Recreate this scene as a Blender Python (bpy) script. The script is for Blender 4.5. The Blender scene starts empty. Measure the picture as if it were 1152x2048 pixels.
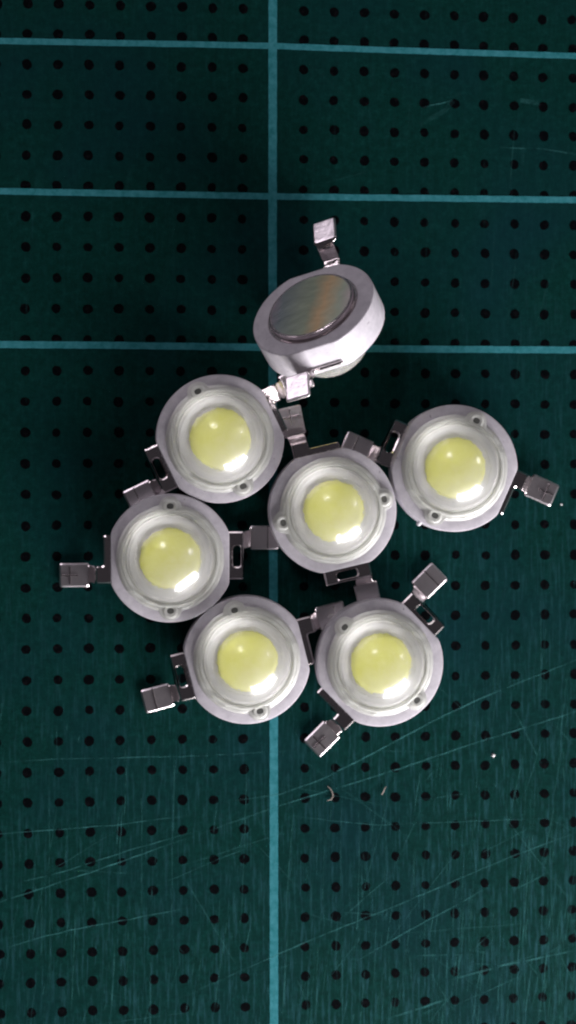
import bpy, bmesh, math, random
from mathutils import Vector, Matrix, Euler

random.seed(7)
S = bpy.context.scene
C = S.collection
R_ = math.radians
S.unit_settings.scale_length = 0.01          # one unit is one centimetre

# ------------------------------------------------------------------ camera
FPX = 3660.0                                  # focal length in pixels of the 1152 x 2048 photograph
CAM_LOC = Vector((-0.99626, -1.80367, 12.02251))
CAM_ROT = Euler((-0.025125, -0.090228, -0.001529), 'XYZ')
cd = bpy.data.cameras.new('camera')
cam = bpy.data.objects.new('camera', cd); C.objects.link(cam)
cam.location = CAM_LOC; cam.rotation_euler = CAM_ROT
cd.sensor_fit = 'VERTICAL'; cd.sensor_height = 24.0; cd.lens = 24.0 * FPX / 2048.0
cd.clip_start = 0.1; cd.clip_end = 500.0
cd.dof.use_dof = True; cd.dof.focus_distance = 11.75; cd.dof.aperture_fstop = 0.25
S.camera = cam

# ------------------------------------------------------------------ world, lamps, exposure
w = bpy.data.worlds.new('World'); S.world = w; w.use_nodes = True
w.node_tree.nodes['Background'].inputs[0].default_value = (0.95, 0.88, 1.0, 1)
w.node_tree.nodes['Background'].inputs[1].default_value = 0.032

CENTRE = Vector((0.1, -2.1, 0.3))
def area_lamp(name, az, el, dist, wd, ht, radiance, col):
    """A rectangular area lamp that faces the mat's middle."""
    ld = bpy.data.lights.new(name, 'AREA'); ld.shape = 'RECTANGLE'; ld.size = wd; ld.size_y = ht
    ld.energy = radiance * math.pi * wd * ht; ld.color = col
    o = bpy.data.objects.new(name, ld); C.objects.link(o)
    d = Vector((math.cos(R_(az)) * math.cos(R_(el)), math.sin(R_(az)) * math.cos(R_(el)), math.sin(R_(el))))
    o.location = CENTRE + d * dist
    o.rotation_euler = d.to_track_quat('Z', 'Y').to_euler()
    return o
area_lamp('window_light', -58, 13.5, 16.5, 14.0, 8.0, 31.0, (1.0, 0.96, 0.98))
area_lamp('side_window_light', 20, 38, 40, 6, 5, 16.0, (1.0, 0.95, 1.0))
area_lamp('upper_fill_light', 122, 52, 40, 6, 6, 20.0, (1.0, 0.95, 1.0))  # added soft fill from the upper left, lifts the shaded flanges
area_lamp('far_window_light', 40, 14, 45, 30, 12, 0.8, (1.0, 0.92, 0.98))
area_lamp('room_fill_light', 128, 10, 60, 60, 19, 2.8, (1.0, 0.90, 1.0))  # added wide low fill for dim room light, upper left

S.view_settings.view_transform = 'Standard'; S.view_settings.look = 'None'
S.view_settings.exposure = 0.0; S.view_settings.gamma = 1.0
S.render.engine = 'CYCLES'
S.cycles.filter_width = 2.2
S.cycles.max_bounces = 10; S.cycles.transparent_max_bounces = 16

CAM_M = CAM_ROT.to_matrix()
def at(px, py, z=0.0):
    """Where the line of sight through a pixel of the photograph meets the level z."""
    d = CAM_M @ Vector(((px - 576) / FPX, -(py - 1024) / FPX, -1.0))
    return CAM_LOC + d * ((z - CAM_LOC.z) / d.z)

# ------------------------------------------------------------------ materials
def mat(name):
    m = bpy.data.materials.new(name); m.use_nodes = True
    nt = m.node_tree; return m, nt, nt.nodes['Principled BSDF']
def node(nt, typ, **kw):
    n = nt.nodes.new(typ)
    for k, v in kw.items():
        if k.startswith('_'): setattr(n, k[1:], v)
        else: n.inputs[k.replace('__', ' ')].default_value = v
    return n
def ramp(nt, stops):
    n = nt.nodes.new('ShaderNodeValToRGB'); e = n.color_ramp.elements
    while len(e) < len(stops): e.new(0.5)
    for k, (p, c) in enumerate(stops): e[k].position = p; e[k].color = (*c, 1)
    return n
def bump(nt, src, strength, dist, bsdf):
    b = node(nt, 'ShaderNodeBump', Strength=strength, Distance=dist)
    nt.links.new(src, b.inputs['Height']); nt.links.new(b.outputs[0], bsdf.inputs['Normal']); return b

# mat: teal vinyl with fine mottling and faint lengthwise wear
M_MAT, nt, b = mat('teal_vinyl'); L = nt.links.new
tc = node(nt, 'ShaderNodeTexCoord')
n1 = node(nt, 'ShaderNodeTexNoise', Scale=20.0, Detail=9.0, Roughness=0.85); L(tc.outputs['Object'], n1.inputs['Vector'])
mp = node(nt, 'ShaderNodeMapping'); mp.inputs['Scale'].default_value = (30, 2.2, 1); mp.inputs['Rotation'].default_value = (0, 0, 0.06)
L(tc.outputs['Object'], mp.inputs['Vector'])
n2 = node(nt, 'ShaderNodeTexNoise', Scale=1.6, Detail=5.0, Roughness=0.7); L(mp.outputs[0], n2.inputs['Vector'])
n3 = node(nt, 'ShaderNodeTexNoise', Scale=0.9, Detail=2.0); L(tc.outputs['Object'], n3.inputs['Vector'])
r1 = ramp(nt, [(0.28, (0.0004, 0.0100, 0.0082)), (0.52, (0.0011, 0.0215, 0.0180)), (0.75, (0.004, 0.042, 0.038))]); L(n1.outputs[0], r1.inputs[0])
r2 = ramp(nt, [(0.50, (0, 0, 0)), (0.78, (1, 1, 1))]); L(n2.outputs[0], r2.inputs[0])
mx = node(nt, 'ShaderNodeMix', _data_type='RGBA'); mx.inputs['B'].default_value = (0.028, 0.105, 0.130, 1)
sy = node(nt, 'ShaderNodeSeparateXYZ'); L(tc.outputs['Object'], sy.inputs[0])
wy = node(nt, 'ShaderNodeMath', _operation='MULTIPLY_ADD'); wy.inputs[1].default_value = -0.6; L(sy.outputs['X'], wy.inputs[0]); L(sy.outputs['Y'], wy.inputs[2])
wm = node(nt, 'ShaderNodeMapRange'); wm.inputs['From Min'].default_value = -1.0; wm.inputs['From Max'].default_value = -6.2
wm.inputs['To Min'].default_value = 0.08; wm.inputs['To Max'].default_value = 0.70; L(wy.outputs[0], wm.inputs['Value'])  # wear stronger toward lower right, partly standing in for light falloff
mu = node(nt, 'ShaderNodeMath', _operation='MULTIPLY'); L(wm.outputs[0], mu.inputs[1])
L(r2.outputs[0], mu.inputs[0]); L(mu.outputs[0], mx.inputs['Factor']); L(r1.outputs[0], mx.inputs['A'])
mx2 = node(nt, 'ShaderNodeMix', _data_type='RGBA'); mx2.inputs['B'].default_value = (0.002, 0.018, 0.026, 1)
r3 = ramp(nt, [(0.45, (0, 0, 0)), (0.72, (0.5, 0.5, 0.5))]); L(n3.outputs[0], r3.inputs[0])
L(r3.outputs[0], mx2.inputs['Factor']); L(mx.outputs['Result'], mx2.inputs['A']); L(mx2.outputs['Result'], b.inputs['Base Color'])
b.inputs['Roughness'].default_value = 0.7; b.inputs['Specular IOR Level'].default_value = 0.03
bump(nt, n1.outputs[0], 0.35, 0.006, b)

def print_ink(name, c0, c1, lo, hi, scale, rough=0.55):
    m, nt, b = mat(name)
    g = node(nt, 'ShaderNodeNewGeometry')
    n = node(nt, 'ShaderNodeTexNoise', Scale=scale, Detail=5.0, Roughness=0.7); nt.links.new(g.outputs['Position'], n.inputs['Vector'])
    r = ramp(nt, [(lo, c0), (hi, c1)]); nt.links.new(n.outputs[0], r.inputs[0]); nt.links.new(r.outputs[0], b.inputs['Base Color'])
    b.inputs['Roughness'].default_value = rough; b.inputs['Specular IOR Level'].default_value = 0.02
    bump(nt, n.outputs[0], 0.3, 0.005, b)
    return m
M_LINE = print_ink('turquoise_ink', (0.014, 0.115, 0.130), (0.036, 0.170, 0.200), 0.34, 0.62, 22.0)
M_DOT = print_ink('black_ink', (0.0008, 0.0013, 0.0020), (0.010, 0.008, 0.010), 0.52, 0.85, 30.0, 0.7)

# scratches: pale raised vinyl, worn in to a different degree along each
M_SCR, nt, b = mat('scuffed_vinyl')
b.inputs['Specular IOR Level'].default_value = 0.05; b.inputs['Base Color'].default_value = (0.05, 0.20, 0.20, 1); b.inputs['Roughness'].default_value = 0.6
at_ = node(nt, 'ShaderNodeAttribute', _attribute_name='wear')
g = node(nt, 'ShaderNodeNewGeometry')
n = node(nt, 'ShaderNodeTexNoise', Scale=9.0, Detail=4.0, Roughness=0.75); nt.links.new(g.outputs['Position'], n.inputs['Vector'])
r = ramp(nt, [(0.36, (0, 0, 0)), (0.66, (1, 1, 1))]); nt.links.new(n.outputs[0], r.inputs[0])
mu = node(nt, 'ShaderNodeMath', _operation='MULTIPLY'); nt.links.new(at_.outputs['Fac'], mu.inputs[0]); nt.links.new(r.outputs[0], mu.inputs[1])
nt.links.new(mu.outputs[0], b.inputs['Alpha'])

# emitter body: white moulded plastic, faintly lilac
M_BODY, nt, b = mat('white_plastic')
tc = node(nt, 'ShaderNodeTexCoord')
L = nt.links.new; oi = nt.nodes.new('ShaderNodeObjectInfo'); ml = node(nt, 'ShaderNodeMath', _operation='MULTIPLY'); ml.inputs[1].default_value = 40.0; L(oi.outputs['Random'], ml.inputs[0])
ad = node(nt, 'ShaderNodeVectorMath', _operation='ADD'); L(tc.outputs['Object'], ad.inputs[0]); L(ml.outputs[0], ad.inputs[1])
n = node(nt, 'ShaderNodeTexNoise', Scale=14.0, Detail=5.0, Roughness=0.7); L(ad.outputs[0], n.inputs['Vector'])
r = ramp(nt, [(0.3, (0.33, 0.314, 0.345)), (0.65, (0.43, 0.410, 0.442))]); L(n.outputs[0], r.inputs[0])
vs_ = node(nt, 'ShaderNodeTexNoise', Scale=34.0, Detail=1.0); L(ad.outputs[0], vs_.inputs['Vector'])   # grime specks
rs = ramp(nt, [(0.74, (0, 0, 0)), (0.80, (0.7, 0.7, 0.7))]); L(vs_.outputs[0], rs.inputs[0])
mxs = node(nt, 'ShaderNodeMix', _data_type='RGBA'); mxs.inputs['B'].default_value = (0.09, 0.08, 0.09, 1)
L(rs.outputs[0], mxs.inputs['Factor']); L(r.outputs[0], mxs.inputs['A']); L(mxs.outputs['Result'], b.inputs['Base Color'])
b.inputs['Roughness'].default_value = 0.42
b.inputs['Subsurface Weight'].default_value = 0.12; b.inputs['Subsurface Radius'].default_value = (0.05, 0.04, 0.05); b.inputs['Subsurface Scale'].default_value = 0.6
bump(nt, n.outputs[0], 0.25, 0.004, b)

M_CUP, nt, b = mat('cup_plastic')
b.inputs['Base Color'].default_value = (0.72, 0.725, 0.69, 1); b.inputs['Roughness'].default_value = 0.22

M_PHOS, nt, b = mat('phosphor')
tc = node(nt, 'ShaderNodeTexCoord')
n = node(nt, 'ShaderNodeTexNoise', Scale=16.0, Detail=8.0, Roughness=0.8); nt.links.new(tc.outputs['Object'], n.inputs['Vector'])
r = ramp(nt, [(0.3, (0.87, 0.88, 0.13)), (0.7, (0.95, 0.96, 0.28))]); nt.links.new(n.outputs[0], r.inputs[0]); nt.links.new(r.outputs[0], b.inputs['Base Color'])
b.inputs['Roughness'].default_value = 0.6

def clear(name, tint, milk, milk_col, rough, ior, nscale, nstr):
    """Clear plastic: see-through, with a Fresnel reflection and a little milkiness."""
    m = bpy.data.materials.new(name); m.use_nodes = True; nt = m.node_tree; nt.nodes.clear(); L = nt.links.new
    out = nt.nodes.new('ShaderNodeOutputMaterial')
    tr = nt.nodes.new('ShaderNodeBsdfTransparent'); tr.inputs[0].default_value = (*tint, 1)
    df = nt.nodes.new('ShaderNodeBsdfDiffuse'); df.inputs[0].default_value = (*milk_col, 1)
    gl = nt.nodes.new('ShaderNodeBsdfGlossy'); gl.inputs['Roughness'].default_value = rough
    fr = nt.nodes.new('ShaderNodeFresnel'); fr.inputs[0].default_value = ior
    tc = nt.nodes.new('ShaderNodeTexCoord')
    oi = nt.nodes.new('ShaderNodeObjectInfo'); ml = node(nt, 'ShaderNodeMath', _operation='MULTIPLY'); ml.inputs[1].default_value = 40.0; L(oi.outputs['Random'], ml.inputs[0])
    ad = node(nt, 'ShaderNodeVectorMath', _operation='ADD'); L(tc.outputs['Object'], ad.inputs[0]); L(ml.outputs[0], ad.inputs[1])
    n = node(nt, 'ShaderNodeTexNoise', Scale=nscale, Detail=4.0, Roughness=0.6); L(ad.outputs[0], n.inputs['Vector'])
    g2 = nt.nodes.new('ShaderNodeBsdfGlossy'); g2.inputs['Roughness'].default_value = 0.36
    bp = node(nt, 'ShaderNodeBump', Strength=nstr, Distance=0.02); L(n.outputs[0], bp.inputs['Height'])
    L(bp.outputs[0], gl.inputs['Normal'])
    tl = nt.nodes.new('ShaderNodeBsdfTranslucent'); tl.inputs[0].default_value = (*milk_col, 1)
    md = nt.nodes.new('ShaderNodeMixShader'); md.inputs[0].default_value = 0.45; L(df.outputs[0], md.inputs[1]); L(tl.outputs[0], md.inputs[2])
    m1 = nt.nodes.new('ShaderNodeMixShader'); m1.inputs[0].default_value = milk; L(tr.outputs[0], m1.inputs[1]); L(md.outputs[0], m1.inputs[2])
    m2 = nt.nodes.new('ShaderNodeMixShader'); L(fr.outputs[0], m2.inputs[0]); L(m1.outputs[0], m2.inputs[1]); mg = nt.nodes.new('ShaderNodeMixShader'); mg.inputs[0].default_value = 0.45; L(gl.outputs[0], mg.inputs[1]); L(g2.outputs[0], mg.inputs[2]); L(mg.outputs[0], m2.inputs[2])
    L(m2.outputs[0], out.inputs[0]); return m
M_DOME = bpy.data.materials.new('clear_lens'); M_DOME.use_nodes = True; nt = M_DOME.node_tree; nt.nodes.clear(); L = nt.links.new
out = nt.nodes.new('ShaderNodeOutputMaterial'); gs = nt.nodes.new('ShaderNodeBsdfGlass'); gs.inputs['IOR'].default_value = 1.43; gs.inputs['Roughness'].default_value = 0.10
gl = nt.nodes.new('ShaderNodeBsdfGlossy'); gl.inputs['Roughness'].default_value = 0.30
df = nt.nodes.new('ShaderNodeBsdfDiffuse'); df.inputs[0].default_value = (0.85, 0.85, 0.83, 1)
m0 = nt.nodes.new('ShaderNodeMixShader'); m0.inputs[0].default_value = 0.07; L(gs.outputs[0], m0.inputs[1]); L(gl.outputs[0], m0.inputs[2])
m1 = nt.nodes.new('ShaderNodeMixShader'); m1.inputs[0].default_value = 0.14; L(m0.outputs[0], m1.inputs[1]); L(df.outputs[0], m1.inputs[2]); L(m1.outputs[0], out.inputs[0])
tc = nt.nodes.new('ShaderNodeTexCoord'); oi = nt.nodes.new('ShaderNodeObjectInfo'); ml = node(nt, 'ShaderNodeMath', _operation='MULTIPLY'); ml.inputs[1].default_value = 40.0; L(oi.outputs['Random'], ml.inputs[0])
ad = node(nt, 'ShaderNodeVectorMath', _operation='ADD'); L(tc.outputs['Object'], ad.inputs[0]); L(ml.outputs[0], ad.inputs[1])
n = node(nt, 'ShaderNodeTexNoise', Scale=9.0, Detail=3.0, Roughness=0.6); L(ad.outputs[0], n.inputs['Vector'])
bp = node(nt, 'ShaderNodeBump', Strength=0.3, Distance=0.02); L(n.outputs[0], bp.inputs['Height']); L(bp.outputs[0], gs.inputs['Normal'])
M_BASE = clear('milky_lens', (0.97, 0.98, 0.95), 0.56, (0.86, 0.87, 0.83), 0.05, 1.58, 16.0, 1.0)
M_HOLE, nt, b = mat('hole_shade')
b.inputs['Base Color'].default_value = (0.06, 0.062, 0.056, 1); b.inputs['Roughness'].default_value = 0.8

def metal(name, col, rough, nscale, nstr):
    m, nt, b = mat(name)
    tc = node(nt, 'ShaderNodeTexCoord')
    n = node(nt, 'ShaderNodeTexNoise', Scale=nscale, Detail=4.0, Roughness=0.65); nt.links.new(tc.outputs['Object'], n.inputs['Vector'])
    b.inputs['Base Color'].default_value = (*col, 1); b.inputs['Metallic'].default_value = 1.0; b.inputs['Roughness'].default_value = rough
    bump(nt, n.outputs[0], nstr, 0.01, b); return m, nt, b
M_LEAD, _, _ = metal('tinned_lead', (0.82, 0.76, 0.76), 0.12, 7.0, 0.45)
M_FOOT, _, _ = metal('stamped_tin', (0.88, 0.82, 0.85), 0.29, 8.0, 0.42)
M_SLUG, nt, b = metal('slug_painted_reflection', (0.7, 0.7, 0.7), 0.36, 40.0, 0.05)
tc = node(nt, 'ShaderNodeTexCoord')                            # room reflections painted as colour bands across the face
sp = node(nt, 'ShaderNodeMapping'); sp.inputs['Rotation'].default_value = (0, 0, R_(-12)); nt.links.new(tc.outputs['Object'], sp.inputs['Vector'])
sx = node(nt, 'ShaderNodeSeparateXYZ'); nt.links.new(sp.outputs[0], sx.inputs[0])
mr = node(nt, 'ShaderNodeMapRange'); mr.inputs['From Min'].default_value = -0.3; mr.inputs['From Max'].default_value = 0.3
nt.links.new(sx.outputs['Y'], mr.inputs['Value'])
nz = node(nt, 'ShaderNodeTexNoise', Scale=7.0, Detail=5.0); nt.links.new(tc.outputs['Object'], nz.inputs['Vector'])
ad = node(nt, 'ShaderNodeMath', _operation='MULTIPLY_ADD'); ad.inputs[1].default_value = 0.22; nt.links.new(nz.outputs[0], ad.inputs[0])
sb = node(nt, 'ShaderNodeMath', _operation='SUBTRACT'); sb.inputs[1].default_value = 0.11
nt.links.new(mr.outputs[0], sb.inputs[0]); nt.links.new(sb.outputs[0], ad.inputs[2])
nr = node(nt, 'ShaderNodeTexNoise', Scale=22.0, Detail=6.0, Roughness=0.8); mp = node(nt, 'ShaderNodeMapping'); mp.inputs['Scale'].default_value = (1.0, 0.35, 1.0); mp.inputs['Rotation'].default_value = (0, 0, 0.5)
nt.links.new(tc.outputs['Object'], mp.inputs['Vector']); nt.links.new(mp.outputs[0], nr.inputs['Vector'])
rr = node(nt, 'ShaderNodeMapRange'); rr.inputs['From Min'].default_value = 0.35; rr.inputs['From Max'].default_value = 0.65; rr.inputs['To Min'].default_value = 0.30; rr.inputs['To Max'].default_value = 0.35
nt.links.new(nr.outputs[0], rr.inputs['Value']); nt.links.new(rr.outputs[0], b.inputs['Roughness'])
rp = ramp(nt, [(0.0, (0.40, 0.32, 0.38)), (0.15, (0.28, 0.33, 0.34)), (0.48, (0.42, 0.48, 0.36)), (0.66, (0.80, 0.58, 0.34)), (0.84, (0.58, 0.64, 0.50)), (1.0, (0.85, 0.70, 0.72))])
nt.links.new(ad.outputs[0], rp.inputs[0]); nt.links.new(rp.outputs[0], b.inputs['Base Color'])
M_RING, _, _ = metal('slug_rim', (0.66, 0.58, 0.60), 0.24, 30.0, 0.2)
M_LINT, nt, b = mat('lint'); b.inputs['Base Color'].default_value = (0.20, 0.17, 0.15, 1); b.inputs['Roughness'].default_value = 0.8
M_CRUMB, nt, b = mat('white_crumb'); b.inputs['Base Color'].default_value = (0.75, 0.75, 0.75, 1); b.inputs['Roughness'].default_value = 0.5

# ------------------------------------------------------------------ helpers
def link(name, bm, m, parent=None, smooth=None):
    me = bpy.data.meshes.new(name); bm.to_mesh(me); bm.free()
    if m: me.materials.append(m)
    o = bpy.data.objects.new(name, me); C.objects.link(o)
    if parent: o.parent = parent
    if smooth is not None:
        for p in me.polygons: p.use_smooth = True
        me.set_sharp_from_angle(angle=R_(smooth))
    return o
MM = 0.1
def rings(prof, n=96, cap0=False, cap1=False):
    """Stack of closed loops; each loop is (radius or function of angle, height) in millimetres."""
    bm = bmesh.new(); loops = []
    for r, z in prof:
        lp = []
        for k in range(n):
            a = 2 * math.pi * k / n; rr = r(a) if callable(r) else r
            lp.append(bm.verts.new((rr * math.cos(a) * MM, rr * math.sin(a) * MM, z * MM)))
        loops.append(lp)
    for p, q in zip(loops, loops[1:]):
        for k in range(n):
            j = (k + 1) % n; bm.faces.new((p[k], p[j], q[j], q[k]))
    if cap0: bm.faces.new(loops[0][::-1])
    if cap1: bm.faces.new(loops[-1])
    bmesh.ops.recalc_face_normals(bm, faces=bm.faces)
    return bm

# ------------------------------------------------------------------ cutting mat
def set_props(o, label, cat, group=None):
    o['label'] = label; o['category'] = cat
    if group: o['group'] = group
bm = bmesh.new(); bmesh.ops.create_cube(bm, size=1.0)
for v in bm.verts: v.co = Vector((v.co.x * 22.0, v.co.y * 30.0 - 2.0, (v.co.z - 0.5) * 0.3))
bmesh.ops.bevel(bm, geom=[e for e in bm.edges], offset=0.03, segments=2, affect='EDGES')
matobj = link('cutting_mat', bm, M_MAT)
set_props(matobj, 'dark teal cutting mat with turquoise grid lines and rows of black dots under the LEDs', 'cutting mat')

# the print is a little stretched: dots sit on a 2 mm grid that drifts by a fraction of a millimetre
WX = [-0.00378, 0.00698, 0.00268, 2e-05, -0.00607, 0.00101, -0.00076, 9e-05, -0.00117, 5e-05]
WY = [0.01194, -0.00856, -0.01244, -0.0025, -0.00198, -0.00986, 0.00097, -0.0007, -9e-05, -0.00139]
def warp(x, y):
    X = max(-1.9, min(2.2, x)); Y = max(-5.8, min(1.4, y))
    t = [1, X, Y, X * X, X * Y, Y * Y, X ** 3, X * X * Y, X * Y * Y, Y ** 3]
    return x + sum(a * b for a, b in zip(WX, t)), y + sum(a * b for a, b in zip(WY, t))

def ribbon(bm, pts, width, z):
    vs = []
    for k, p in enumerate(pts):
        d = (Vector(pts[min(k + 1, len(pts) - 1)]) - Vector(pts[max(k - 1, 0)])).normalized()
        nrm = Vector((-d.y, d.x)) * (width * 0.5)
        vs.append((bm.verts.new((p[0] + nrm.x, p[1] + nrm.y, z)), bm.verts.new((p[0] - nrm.x, p[1] - nrm.y, z))))
    fs = []
    for (a, b), (c, d) in zip(vs, vs[1:]): fs.append(bm.faces.new((a, b, d, c)))
    return fs
def line(pxs, width, z):
    pts = [at(x, y).xy for x, y in pxs]
    d0 = (pts[0] - pts[1]).normalized(); d1 = (pts[-1] - pts[-2]).normalized()
    pts = [pts[0] + d0 * 4.0] + pts + [pts[-1] + d1 * 4.0]
    fine = []
    for p, q in zip(pts, pts[1:]):
        m = max(1, int((q - p).length / 0.05))
        for k in range(m):
            t = p.lerp(q, k / m); fine.append((t.x, t.y))
    fine.append((pts[-1].x, pts[-1].y))
    bm = bmesh.new(); ribbon(bm, fine, width, z)
    for v in bm.verts: v.co.x += random.uniform(-0.0012, 0.0012); v.co.y += random.uniform(-0.0012, 0.0012)
    link('grid_line', bm, M_LINE, matobj)
line([(0, 82), (200, 85.5), (400, 89), (545, 92), (800, 101), (1152, 112)], 0.040, 0.0014)
line([(0, 382.5), (300, 388), (545, 393), (850, 396.5), (1152, 400)], 0.042, 0.0014)
line([(0, 689), (260, 691), (545, 695), (800, 698), (1152, 700)], 0.046, 0.0014)
line([(545.5, 0), (545, 450), (546, 1000), (547.6, 1500), (548, 2048)], 0.056, 0.0018)

def dot_mesh(seed):
    rnd = random.Random(seed); bm = bmesh.new(); n = 16; ph = rnd.uniform(0, 6)
    vs = []
    for k in range(n):
        a = 2 * math.pi * k / n
        r = 0.0325 * (1 + 0.05 * math.sin(2 * a + ph) + rnd.uniform(-0.05, 0.05))
        vs.append(bm.verts.new((r * math.cos(a), r * math.sin(a), 0)))
    bm.faces.new(vs)
    me = bpy.data.meshes.new('printed_dot'); bm.to_mesh(me); bm.free(); me.materials.append(M_DOT); return me
DOTS = [dot_mesh(k) for k in range(8)]
cells = []
for c in range(-13, 15):
    for r in range(-9, 33):
        if c == 0: continue
        x, y = warp(c * 0.2, -r * 0.2)
        cells.append((x + random.uniform(-0.003, 0.003), y + random.uniform(-0.003, 0.003)))
LED_PX = [(625, 630), (440, 878), (341, 1115), (666, 1020), (906, 938), (493, 1318), (758, 1325)]
LED_AT = [at(*p).xy for p in LED_PX]
mid = at(576, 1024).xy
cells.sort(key=lambda q: (any((Vector(q) - l).length < 0.40 for l in LED_AT), max(abs(q[0] - mid.x) / 1.15, abs(q[1] - mid.y) / 2.0)))
for k, (x, y) in enumerate(cells[:300]):
    o = bpy.data.objects.new('printed_dot', DOTS[k % 8]); C.objects.link(o); o.parent = matobj
    o.location = (x, y, 0.0007); o.rotation_euler = (0, 0, random.uniform(0, 6.28)); s = random.uniform(0.86, 1.06); o.scale = (s, s, 1)
bm = bmesh.new()
for x, y in cells[300:]:
    vs = []; ph = random.uniform(0, 6); s = random.uniform(0.92, 1.06)
    for k in range(14):
        a = 2 * math.pi * k / 14; r = 0.0325 * s * (1 + 0.05 * math.sin(2 * a + ph) + random.uniform(-0.05, 0.05))
        vs.append(bm.verts.new((x + r * math.cos(a), y + r * math.sin(a), 0.0007)))
    bm.faces.new(vs)
o = link('printed_dots', bm, M_DOT, matobj); o['kind'] = 'stuff'

# scratches and knife cuts
bm = bmesh.new(); wear = bm.loops.layers.float_color.new('wear')
def scratch(pts, width, a0):
    fine = []
    for p, q in zip(pts, pts[1:]):
        m = max(2, int((q - p).length / 0.06))
        for k in range(m):
            t = p.lerp(q, k / m); fine.append((t.x + random.uniform(-1, 1) * 0.0025, t.y + random.uniform(-1, 1) * 0.0025))
    fine.append((pts[-1].x, pts[-1].y))
    fs = ribbon(bm, fine, width, 0.0024 + random.uniform(0, 0.0006)); n = len(fs)
    for k, f in enumerate(fs):
        e = min(1.0, 4.0 * min(k + 0.5, n - k - 0.5) / n)
        a = a0 * e * random.uniform(0.7, 1.0)
        for l in f.loops: l[wear] = (a, a, a, 1)
def pscratch(pxs, width, a0): scratch([at(x, y).xy for x, y in pxs], width, a0)
pscratch([(-60, 1826), (0, 1804), (180, 1745), (390, 1671)], 0.009, .55)
pscratch([(380, 1676), (470, 1642), (560, 1611), (800, 1537), (925, 1494), (1152, 1423), (1250, 1392)], 0.010, .6)
pscratch([(330, 2010), (400, 1978), (580, 1898), (690, 1852), (800, 1808), (1000, 1722), (1152, 1665), (1250, 1630)], 0.009, 0.45)
pscratch([(-40, 1672), (0, 1668), (230, 1650), (400, 1628)], 0.008, 0.5)
pscratch([(430, 1608), (560, 1588), (640, 1560), (750, 1505), (860, 1445), (960, 1397), (1090, 1345), (1200, 1300)], 0.010, 0.65)
pscratch([(0, 1775), (120, 1745), (260, 1700), (400, 1660)], 0.008, 0.5)
pscratch([(700, 1930), (820, 1860), (930, 1800), (1000, 1760)], 0.008, 0.5)
pscratch([(0, 1900), (70, 1878), (140, 1860), (260, 1838), (380, 1815)], 0.008, 0.6)
pscratch([(770, 2040), (830, 2020), (900, 1995)], 0.014, 0.5)
pscratch([(900, 1960), (1010, 1930), (1152, 1900)], 0.010, 0.6)
pscratch([(560, 1630), (750, 1650), (1000, 1640), (1152, 1636)], 0.007, 0.35)
pscratch([(-20, 1525), (120, 1518), (400, 1512), (600, 1500)], 0.008, 0.45)
pscratch([(840, 250), (890, 220), (920, 185)], 0.03, 0.2)
pscratch([(845, 215), (880, 208), (905, 200)], 0.008, 0.5)
pscratch([(1040, 201), (1080, 206)], 0.03, 0.4)
pscratch([(1000, 295), (1080, 298), (1152, 308)], 0.010, 0.4)
for x0, y0, x1, y1, a in [(254, 1510, 247, 1650, .8), (246, 1600, 240, 1770, .7), (350, 1500, 344, 1700, .7), (344, 1640, 342, 1900, .6), (98, 1500, 100, 2040, .5),
                          (152, 1800, 143, 2040, .8), (230, 1860, 220, 2048, .7), (282, 1520, 281, 1900, .45), (494, 1500, 478, 1900, .6), (588, 1600, 570, 1850, .6),
                          (577, 1840, 564, 2048, .8), (571, 1900, 570, 2040, .5), (683, 1600, 681, 1800, .6), (676, 1830, 674, 1960, .5), (1064, 1560, 1040, 1960, .8),
                          (1045, 1800, 1030, 2048, .7), (968, 1880, 955, 2048, .7), (932, 1760, 910, 2020, .7), (895, 1880, 888, 2048, .6), (1110, 1600, 1085, 1720, .6),
                          (1135, 1340, 1115, 1560, .6), (1147, 1360, 1100, 1640, .4), (1082, 1190, 1082, 1400, .5), (945, 1360, 948, 1500, .4), (1012, 1600, 1012, 1680, .5)]:
    pscratch([(x0, y0), ((x0 + x1) / 2 + random.uniform(-3, 3), (y0 + y1) / 2), (x1, y1)], random.uniform(0.006, 0.010), a * 0.45)
for k in range(700):
    py = 2150 - abs(random.gauss(0, 1)) * 420
    if random.random() < 0.14: py = random.uniform(-50, 1400)
    px = random.uniform(-60, 1210) if random.random() < 0.55 else 1210 - abs(random.gauss(0, 300))
    ln = random.choice([20, 40, 70, 120, 220]) * random.uniform(0.6, 1.4)
    ang = random.gauss(94, 5) if random.random() < 0.8 else random.uniform(0, 180)
    dx, dy = math.cos(R_(ang)) * ln, math.sin(R_(ang)) * ln
    pscratch([(px, py), (px + dx / 2, py + dy / 2), (px + dx, py + dy)], random.uniform(0.005, 0.010), random.uniform(0.08, 0.32) * (0.5 if py < 1400 else 1))
o = link('scratches', bm, M_SCR, matobj); o['kind'] = 'stuff'

# ------------------------------------------------------------------ the LED emitter, lens up, slug on the ground; millimetres times MM
RB, FLAT = 4.13, 3.80
def outline(inset, rr=RB, fl=FLAT):
    def f(a):
        c = abs(math.cos(a)); r1 = rr - inset; r2 = (fl - inset) / c if c > 1e-6 else 1e9
        h = 0.06                                            # rounded meeting of flat and round
        m = min(r1, r2); d = abs(r1 - r2)
        return m - (max(0.0, h - d) ** 2) / (4 * h)
    return f
def ear(base, grow=0.0):
    def f(a):
        best = base
        for s in (1, -1):
            d = a - s * math.pi / 2; d = (d + math.pi) % (2 * math.pi) - math.pi
            c0, rad = 3.27, 0.72 + grow
            q = rad * rad - (c0 * math.sin(d)) ** 2
            if abs(d) < 1 and q > 0:
                e = c0 * math.cos(d) + math.sqrt(q)
                k = 0.12; hh = max(0.0, k - abs(e - best)) / k
                best = max(e, best) + hh * hh * k * 0.25
        return best
    return f

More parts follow.
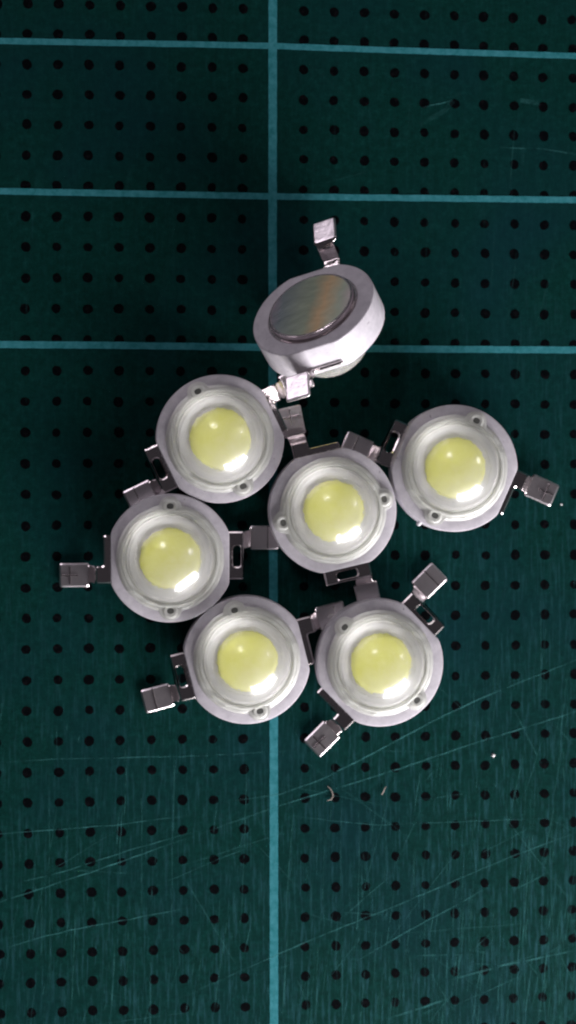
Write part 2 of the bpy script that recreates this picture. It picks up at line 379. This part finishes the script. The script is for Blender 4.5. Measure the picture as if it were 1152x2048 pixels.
root = bpy.data.objects.new('led_emitter', None); C.objects.link(root); root.empty_display_size = 0.2
N = 144
low = lambda i: outline(i, RB - 0.02, FLAT - 0.02)
body = link('body', rings([(3.0, 0.9), (3.02, 0.5), (3.08, 0.42), (3.16, 0.40), (low(0.05), 0.40), (low(0), 0.45), (outline(0), 0.60),
                           (outline(0), 2.42), (outline(0.03), 2.49), (outline(0.10), 2.52), (3.30, 2.52), (3.22, 2.36), (2.3, 2.30)], N), M_BODY, root, 35)
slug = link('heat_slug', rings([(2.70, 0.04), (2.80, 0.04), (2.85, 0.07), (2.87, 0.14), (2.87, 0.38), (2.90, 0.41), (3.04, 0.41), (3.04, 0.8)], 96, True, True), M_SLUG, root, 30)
slug.data.materials.append(M_RING)
for p in slug.data.polygons:
    if 0.001 < p.center.z < 0.079 and p.center.xy.length > 0.1 and p.area < 0.01: p.material_index = 1
refl = link('reflector_cup', rings([(3.26, 2.42), (3.24, 2.58), (3.16, 2.62), (3.06, 2.59), (2.96, 2.61), (2.88, 2.58), (2.80, 2.60), (2.66, 2.57), (2.56, 2.59),
                                    (2.40, 2.58), (2.30, 2.60), (2.10, 2.54), (2.00, 2.56), (1.82, 2.50), (1.66, 2.50), (1.62, 2.44), (1.40, 2.44)], N), M_CUP, root, 25)
phos = link('phosphor', rings([(1.44, 2.40), (1.44, 2.56), (1.40, 2.60), (1.2, 2.63), (0.9, 2.65), (0.5, 2.665), (0.01, 2.67)], 72, False, True), M_PHOS, root, 40)
lensb = link('lens_base', rings([(ear(3.48), 2.48), (ear(3.44), 2.60), (ear(3.33), 2.79), (ear(3.24, -0.08), 2.83), (3.17, 2.84), (3.08, 2.96), (2.98, 2.97), (2.93, 2.88), (2.84, 2.88), (2.79, 2.99)], 240), M_BASE, root, 40)
dp = [(2.60, 2.42), (2.73, 2.60)]
for k in range(25):
    t = k / 24 * math.pi / 2; dp.append((max(0.004, 2.76 * math.cos(t)), 2.98 + 2.35 * math.sin(t)))
rj = random.Random(3)
for v in lensb.data.vertices:                                     # a moulding that is not quite round
    a = math.atan2(v.co.y, v.co.x); r_ = v.co.xy.length / MM
    q = math.sin(7 * a + 1.0 + 2.3 * r_) * math.sin(3 * a + 0.4) + 0.6 * math.sin(19 * a + 5.0 * r_)
    v.co.z += 0.0022 * q; k = 1 + 0.0030 * math.sin(11 * a + 3.1 * r_) * math.sin(2 * a + 0.7); v.co.x *= k; v.co.y *= k
for v in lensb.data.vertices:
    k = rj.uniform(-1, 1); v.co.x *= 1 + 0.0022 * k; v.co.y *= 1 + 0.0022 * k; v.co.z += 0.0011 * rj.uniform(-1, 1)
dome = link('lens_dome', rings(dp, N, True, True), M_DOME, root, 60)
for s in (1, -1):
    h = rings([(0.50, 0.0), (0.47, 0.04), (0.40, 0.06), (0.32, 0.055), (0.25, 0.03), (0.21, 0.006)], 24, False, False)
    o = link('hole_rim', h, M_BASE, lensb, 50); o.location = (0, s * 3.36 * MM, 2.85 * MM)
    h = rings([(0.212, 0.0), (0.208, 0.014)], 24, False, True)
    o = link('gate_hole', h, M_HOLE, lensb); o.scale = (1.25, 0.85, 1); o.location = (0, s * 3.36 * MM, 2.85 * MM)

def zlead(x):
    """Gull-wing: level at the body, down a bend, level again at the foot."""
    x0, x1, z0, z1 = 4.66, 5.34, 1.60, 0.31
    t = max(0.0, min(1.0, (x - x0) / (x1 - x0)))
    return z0 + (z1 - z0) * (t * t * (3 - 2 * t))
def round_poly(pts, rad, seg=4):
    out = []
    n = len(pts)
    for k in range(n):
        p0, p1, p2 = Vector(pts[k - 1]), Vector(pts[k]), Vector(pts[(k + 1) % n])
        a, b = (p0 - p1), (p2 - p1); r = min(rad, a.length * 0.45, b.length * 0.45)
        a = p1 + a.normalized() * r; b = p1 + b.normalized() * r
        for i in range(seg + 1):
            t = i / seg; out.append(a.lerp(p1, t).lerp(p1.lerp(b, t), t))
    return out
def lead_mesh(tab, slot, bent=0.0, segs=1):
    bm = bmesh.new(); TH = 0.24
    def loop(ps):
        vs = [bm.verts.new((p.x, p.y, 0)) for p in ps]
        return [bm.edges.new((vs[k], vs[(k + 1) % len(vs)])) for k in range(len(vs))]
    es = loop(round_poly([(3.5, -1.45), (tab, -1.45), (tab, 0.55), (5.28, 0.55), (5.28, 0.42), (7.18, 0.42), (7.18, 1.98), (5.28, 1.98), (5.20, 1.66), (3.5, 1.66)], 0.16))
    if slot: es += loop(round_poly([(4.10, -0.62), (4.60, -0.62), (4.60, 0.72), (4.10, 0.72)], 0.24))
    bmesh.ops.triangle_fill(bm, use_beauty=True, use_dissolve=False, edges=es)
    bmesh.ops.dissolve_limit(bm, angle_limit=0.01, verts=bm.verts, edges=bm.edges)
    for x in [4.62 + k * 0.09 for k in range(9)] + [5.6, 6.0, 6.4, 6.8]:
        bmesh.ops.bisect_plane(bm, geom=bm.verts[:] + bm.edges[:] + bm.faces[:], plane_co=(x, 0, 0), plane_no=(1, 0, 0))
    r = bmesh.ops.extrude_face_region(bm, geom=bm.faces[:])
    for v in r['geom']:
        if isinstance(v, bmesh.types.BMVert): v.co.z -= TH
    bmesh.ops.recalc_face_normals(bm, faces=bm.faces)
    sharp = [e for e in bm.edges if len(e.link_faces) == 2 and e.calc_face_angle(0) > R_(70) and abs(e.verts[0].co.z - e.verts[1].co.z) < 1e-4]
    bmesh.ops.bevel(bm, geom=sharp, offset=0.10 if segs == 1 else 0.045, segments=segs, affect='EDGES')
    for v in bm.verts:
        v.co.z += zlead(v.co.x) + bent * max(0.0, v.co.x - 5.0)
        v.co *= MM
    return bm
def mark_mesh(bars):
    bm = bmesh.new()
    for x0, x1, y0, y1, h in bars:
        r = bmesh.ops.create_cube(bm, size=1.0)
        for v in r['verts']:
            sx = 0.5 if v.co.z > 0 else 1.0
            v.co = Vector(((x0 + x1) / 2 + v.co.x * (x1 - x0 - (0.05 if v.co.z > 0 else 0)), (y0 + y1) / 2 + v.co.y * (y1 - y0 - (0.05 if v.co.z > 0 else 0)),
                           0.31 + v.co.z * h)) * MM
    return bm
def foot_tin(o):
    o.data.materials.append(M_FOOT)
    for p in o.data.polygons:
        if p.center.x > 0.535: p.material_index = 1
slot_lead = link('lead', lead_mesh(4.86, True), M_LEAD, root, 30)
link('minus_mark', mark_mesh([(6.35, 6.47, 0.46, 1.94, 0.16)]), M_LEAD, slot_lead)
plus_lead = link('lead', lead_mesh(4.28, False), M_LEAD, root, 30)
link('plus_mark', mark_mesh([(5.95, 7.05, 1.14, 1.27, 0.15), (6.44, 6.57, 0.6, 1.8, 0.16)]), M_LEAD, plus_lead)
plus_lead.rotation_euler = (0, 0, math.pi)
foot_tin(slot_lead); foot_tin(plus_lead)

def copy_tree(o, parent=None):
    c = o.copy(); C.objects.link(c); c.parent = parent
    for ch in o.children: copy_tree(ch, c)
    return c

GROUP = 'LED emitters on the cutting mat'
# pixel of the flange centre, turn of the slotted lead, small tilt, how the two leads are bent (degrees), label
SPOTS = [
    ((341, 1115), 0, (0.5, -0.8), (0, 0), 'round white LED with yellow centre, leftmost one, its plus marked lead pointing left'),
    ((440, 877), -154.5, (-0.6, 0.7), (0, 0.4), 'round white LED with yellow centre, below left of the flipped one'),
    ((665, 1020), -77, (0.7, 0.4), (0, 0.5), 'round white LED with yellow centre, in the middle with other emitters all around it'),
    ((908, 938), 156, (0.5, 2.0), (0, 0.5), 'round white LED with yellow centre, rightmost one, tiny moulding nub on its lower rim'),
    ((493, 1319), -166, (0.3, 0.2), (0, 0), 'round white LED with yellow centre, lower one standing on the vertical turquoise line'),
    ((759, 1325), 44.5, (-0.8, -0.3), (0, 0), 'round white LED with yellow centre, lowest right one, plus marked lead pointing to lower left'),
]
leds = []
protos = [root] + [copy_tree(root) for _ in range(6)]
for o, (p, ang, tilt, bends, label) in zip(protos, SPOTS):
    q = at(p[0], p[1], 0.2)
    o.rotation_euler = Euler((R_(tilt[0]), R_(tilt[1]), R_(ang)), 'XYZ')
    o.location = (q.x, q.y, 0.006 + 0.30 * math.sin(R_(abs(tilt[0]) + abs(tilt[1]))))
    set_props(o, label, 'LED', GROUP)
    ls = [c for c in o.children if c.name.startswith('lead')]
    for c, bd in zip(ls, bends):
        z = c.rotation_euler.z; c.rotation_euler = Euler((0, -R_(bd), z), 'XYZ')
    leds.append(o)
# two plus leads are bent up at the foot, where they lie on one another
for o, which, bent in ((protos[1], 1, 0.22), (protos[2], 1, 0.42), (protos[6], 0, 0.0)):
    c = [c for c in o.children if c.name.startswith('lead')][which]
    me = bpy.data.meshes.new('lead'); b_ = lead_mesh(4.28, False, bent, 3 if bent > 0.3 else 1); b_.to_mesh(me); b_.free(); me.materials.append(M_LEAD)
    for p in me.polygons: p.use_smooth = True
    me.set_sharp_from_angle(angle=R_(30)); c.data = me; foot_tin(c)
    k = c.children[0]; k.data = k.data.copy()
    for v in k.data.vertices: v.co.z += bent * max(0.0, v.co.x - 0.5)
# moulding nub on the right-hand emitter
bm = rings([(0.16, 0.0), (0.17, 0.2), (0.12, 0.34), (0.05, 0.38)], 12, True, True)
nub = link('moulding_nub', bm, M_BODY, leds[3], 60)
nub.location = (0.6 * MM, 4.0 * MM, 2.0 * MM); nub.rotation_euler = (R_(-90), 0, R_(-8))

# the flipped emitter: leaning on its lens, slug towards the upper left
o = protos[6]; set_props(o, 'upside down white LED at the top, tilted to show its round metal heat slug', 'LED', GROUP)
n = (CAM_M @ Vector((-0.388, 0.643, 0.66))).normalized()
zc = -n
xc = CAM_M @ Vector((0.03, 0.70, -0.71)); xc = (xc - zc * xc.dot(zc)).normalized()
yc = zc.cross(xc)
M = Matrix((xc, yc, zc)).transposed().to_4x4()
ls = [c for c in o.children if c.name.startswith('lead')]
ls[0].rotation_euler = Euler((0, R_(7), 0), 'XYZ')                 # its leads have been bent a little
ls[1].rotation_euler = Euler((0, R_(-8.5), math.pi), 'XYZ')
lo = 1e9
def low_z(ob, m):
    global lo
    if ob.type == 'MESH':
        for v in ob.data.vertices: lo = min(lo, (m @ v.co).z)
    for ch in ob.children:
        if ch.type == 'MESH': low_z(ch, m @ Matrix.LocRotScale(ch.location, ch.rotation_euler, ch.scale))
low_z(o, M)
face = M @ Vector((0, 0, 0.05))
h = 0.006 - lo
q = at(626, 620, face.z + h)
o.rotation_euler = M.to_euler(); o.location = (q.x - face.x, q.y - face.y, h)
print('flipped emitter height', h)

# ------------------------------------------------------------------ lint and crumbs
def fibre(pxs, rad, label):
    bm = bmesh.new(); pts = [at(x, y, 0.012) for x, y in pxs]; prev = None; ring0 = None
    for k, p in enumerate(pts):
        d = (pts[min(k + 1, len(pts) - 1)] - pts[max(k - 1, 0)]).normalized(); s = d.cross(Vector((0, 0, 1))).normalized(); u = s.cross(d)
        r = rad * (0.5 if k in (0, len(pts) - 1) else 1)
        rg = [bm.verts.new(p + (s * math.cos(a) + u * math.sin(a)) * r) for a in [2 * math.pi * i / 6 for i in range(6)]]
        if prev:
            for i in range(6): bm.faces.new((prev[i], prev[(i + 1) % 6], rg[(i + 1) % 6], rg[i]))
        else: ring0 = rg
        prev = rg
    bm.faces.new(ring0[::-1]); bm.faces.new(prev); bmesh.ops.recalc_face_normals(bm, faces=bm.faces)
    set_props(link('lint_fibre', bm, M_LINT, None, 60), label, 'lint', 'lint on the mat')
fibre([(655, 1572), (661, 1578), (665, 1586), (666, 1593), (662, 1599), (654, 1601)], 0.0042, 'curled pale lint fibre on the mat below the lowest right LED')
fibre([(763, 1590), (767, 1583), (769, 1577), (773, 1573)], 0.0038, 'short bent lint fibre on the mat, right of the curled fibre')
def crumb(px, py, size, label):
    bm = bmesh.new(); bmesh.ops.create_icosphere(bm, subdivisions=2, radius=size)
    for v in bm.verts: v.co *= random.uniform(0.75, 1.2); v.co.z *= 0.6
    o = link('crumb', bm, M_CRUMB, None, 60); q = at(px, py, size * 0.5); o.location = (q.x, q.y, size * 0.55)
    set_props(o, label, 'crumb', 'crumbs on the mat')
crumb(987, 1511, 0.011, 'white crumb on the bare mat right of the lowest right LED')
crumb(1123, 1009, 0.006, 'tiny white crumb beside the rightmost LED lead')
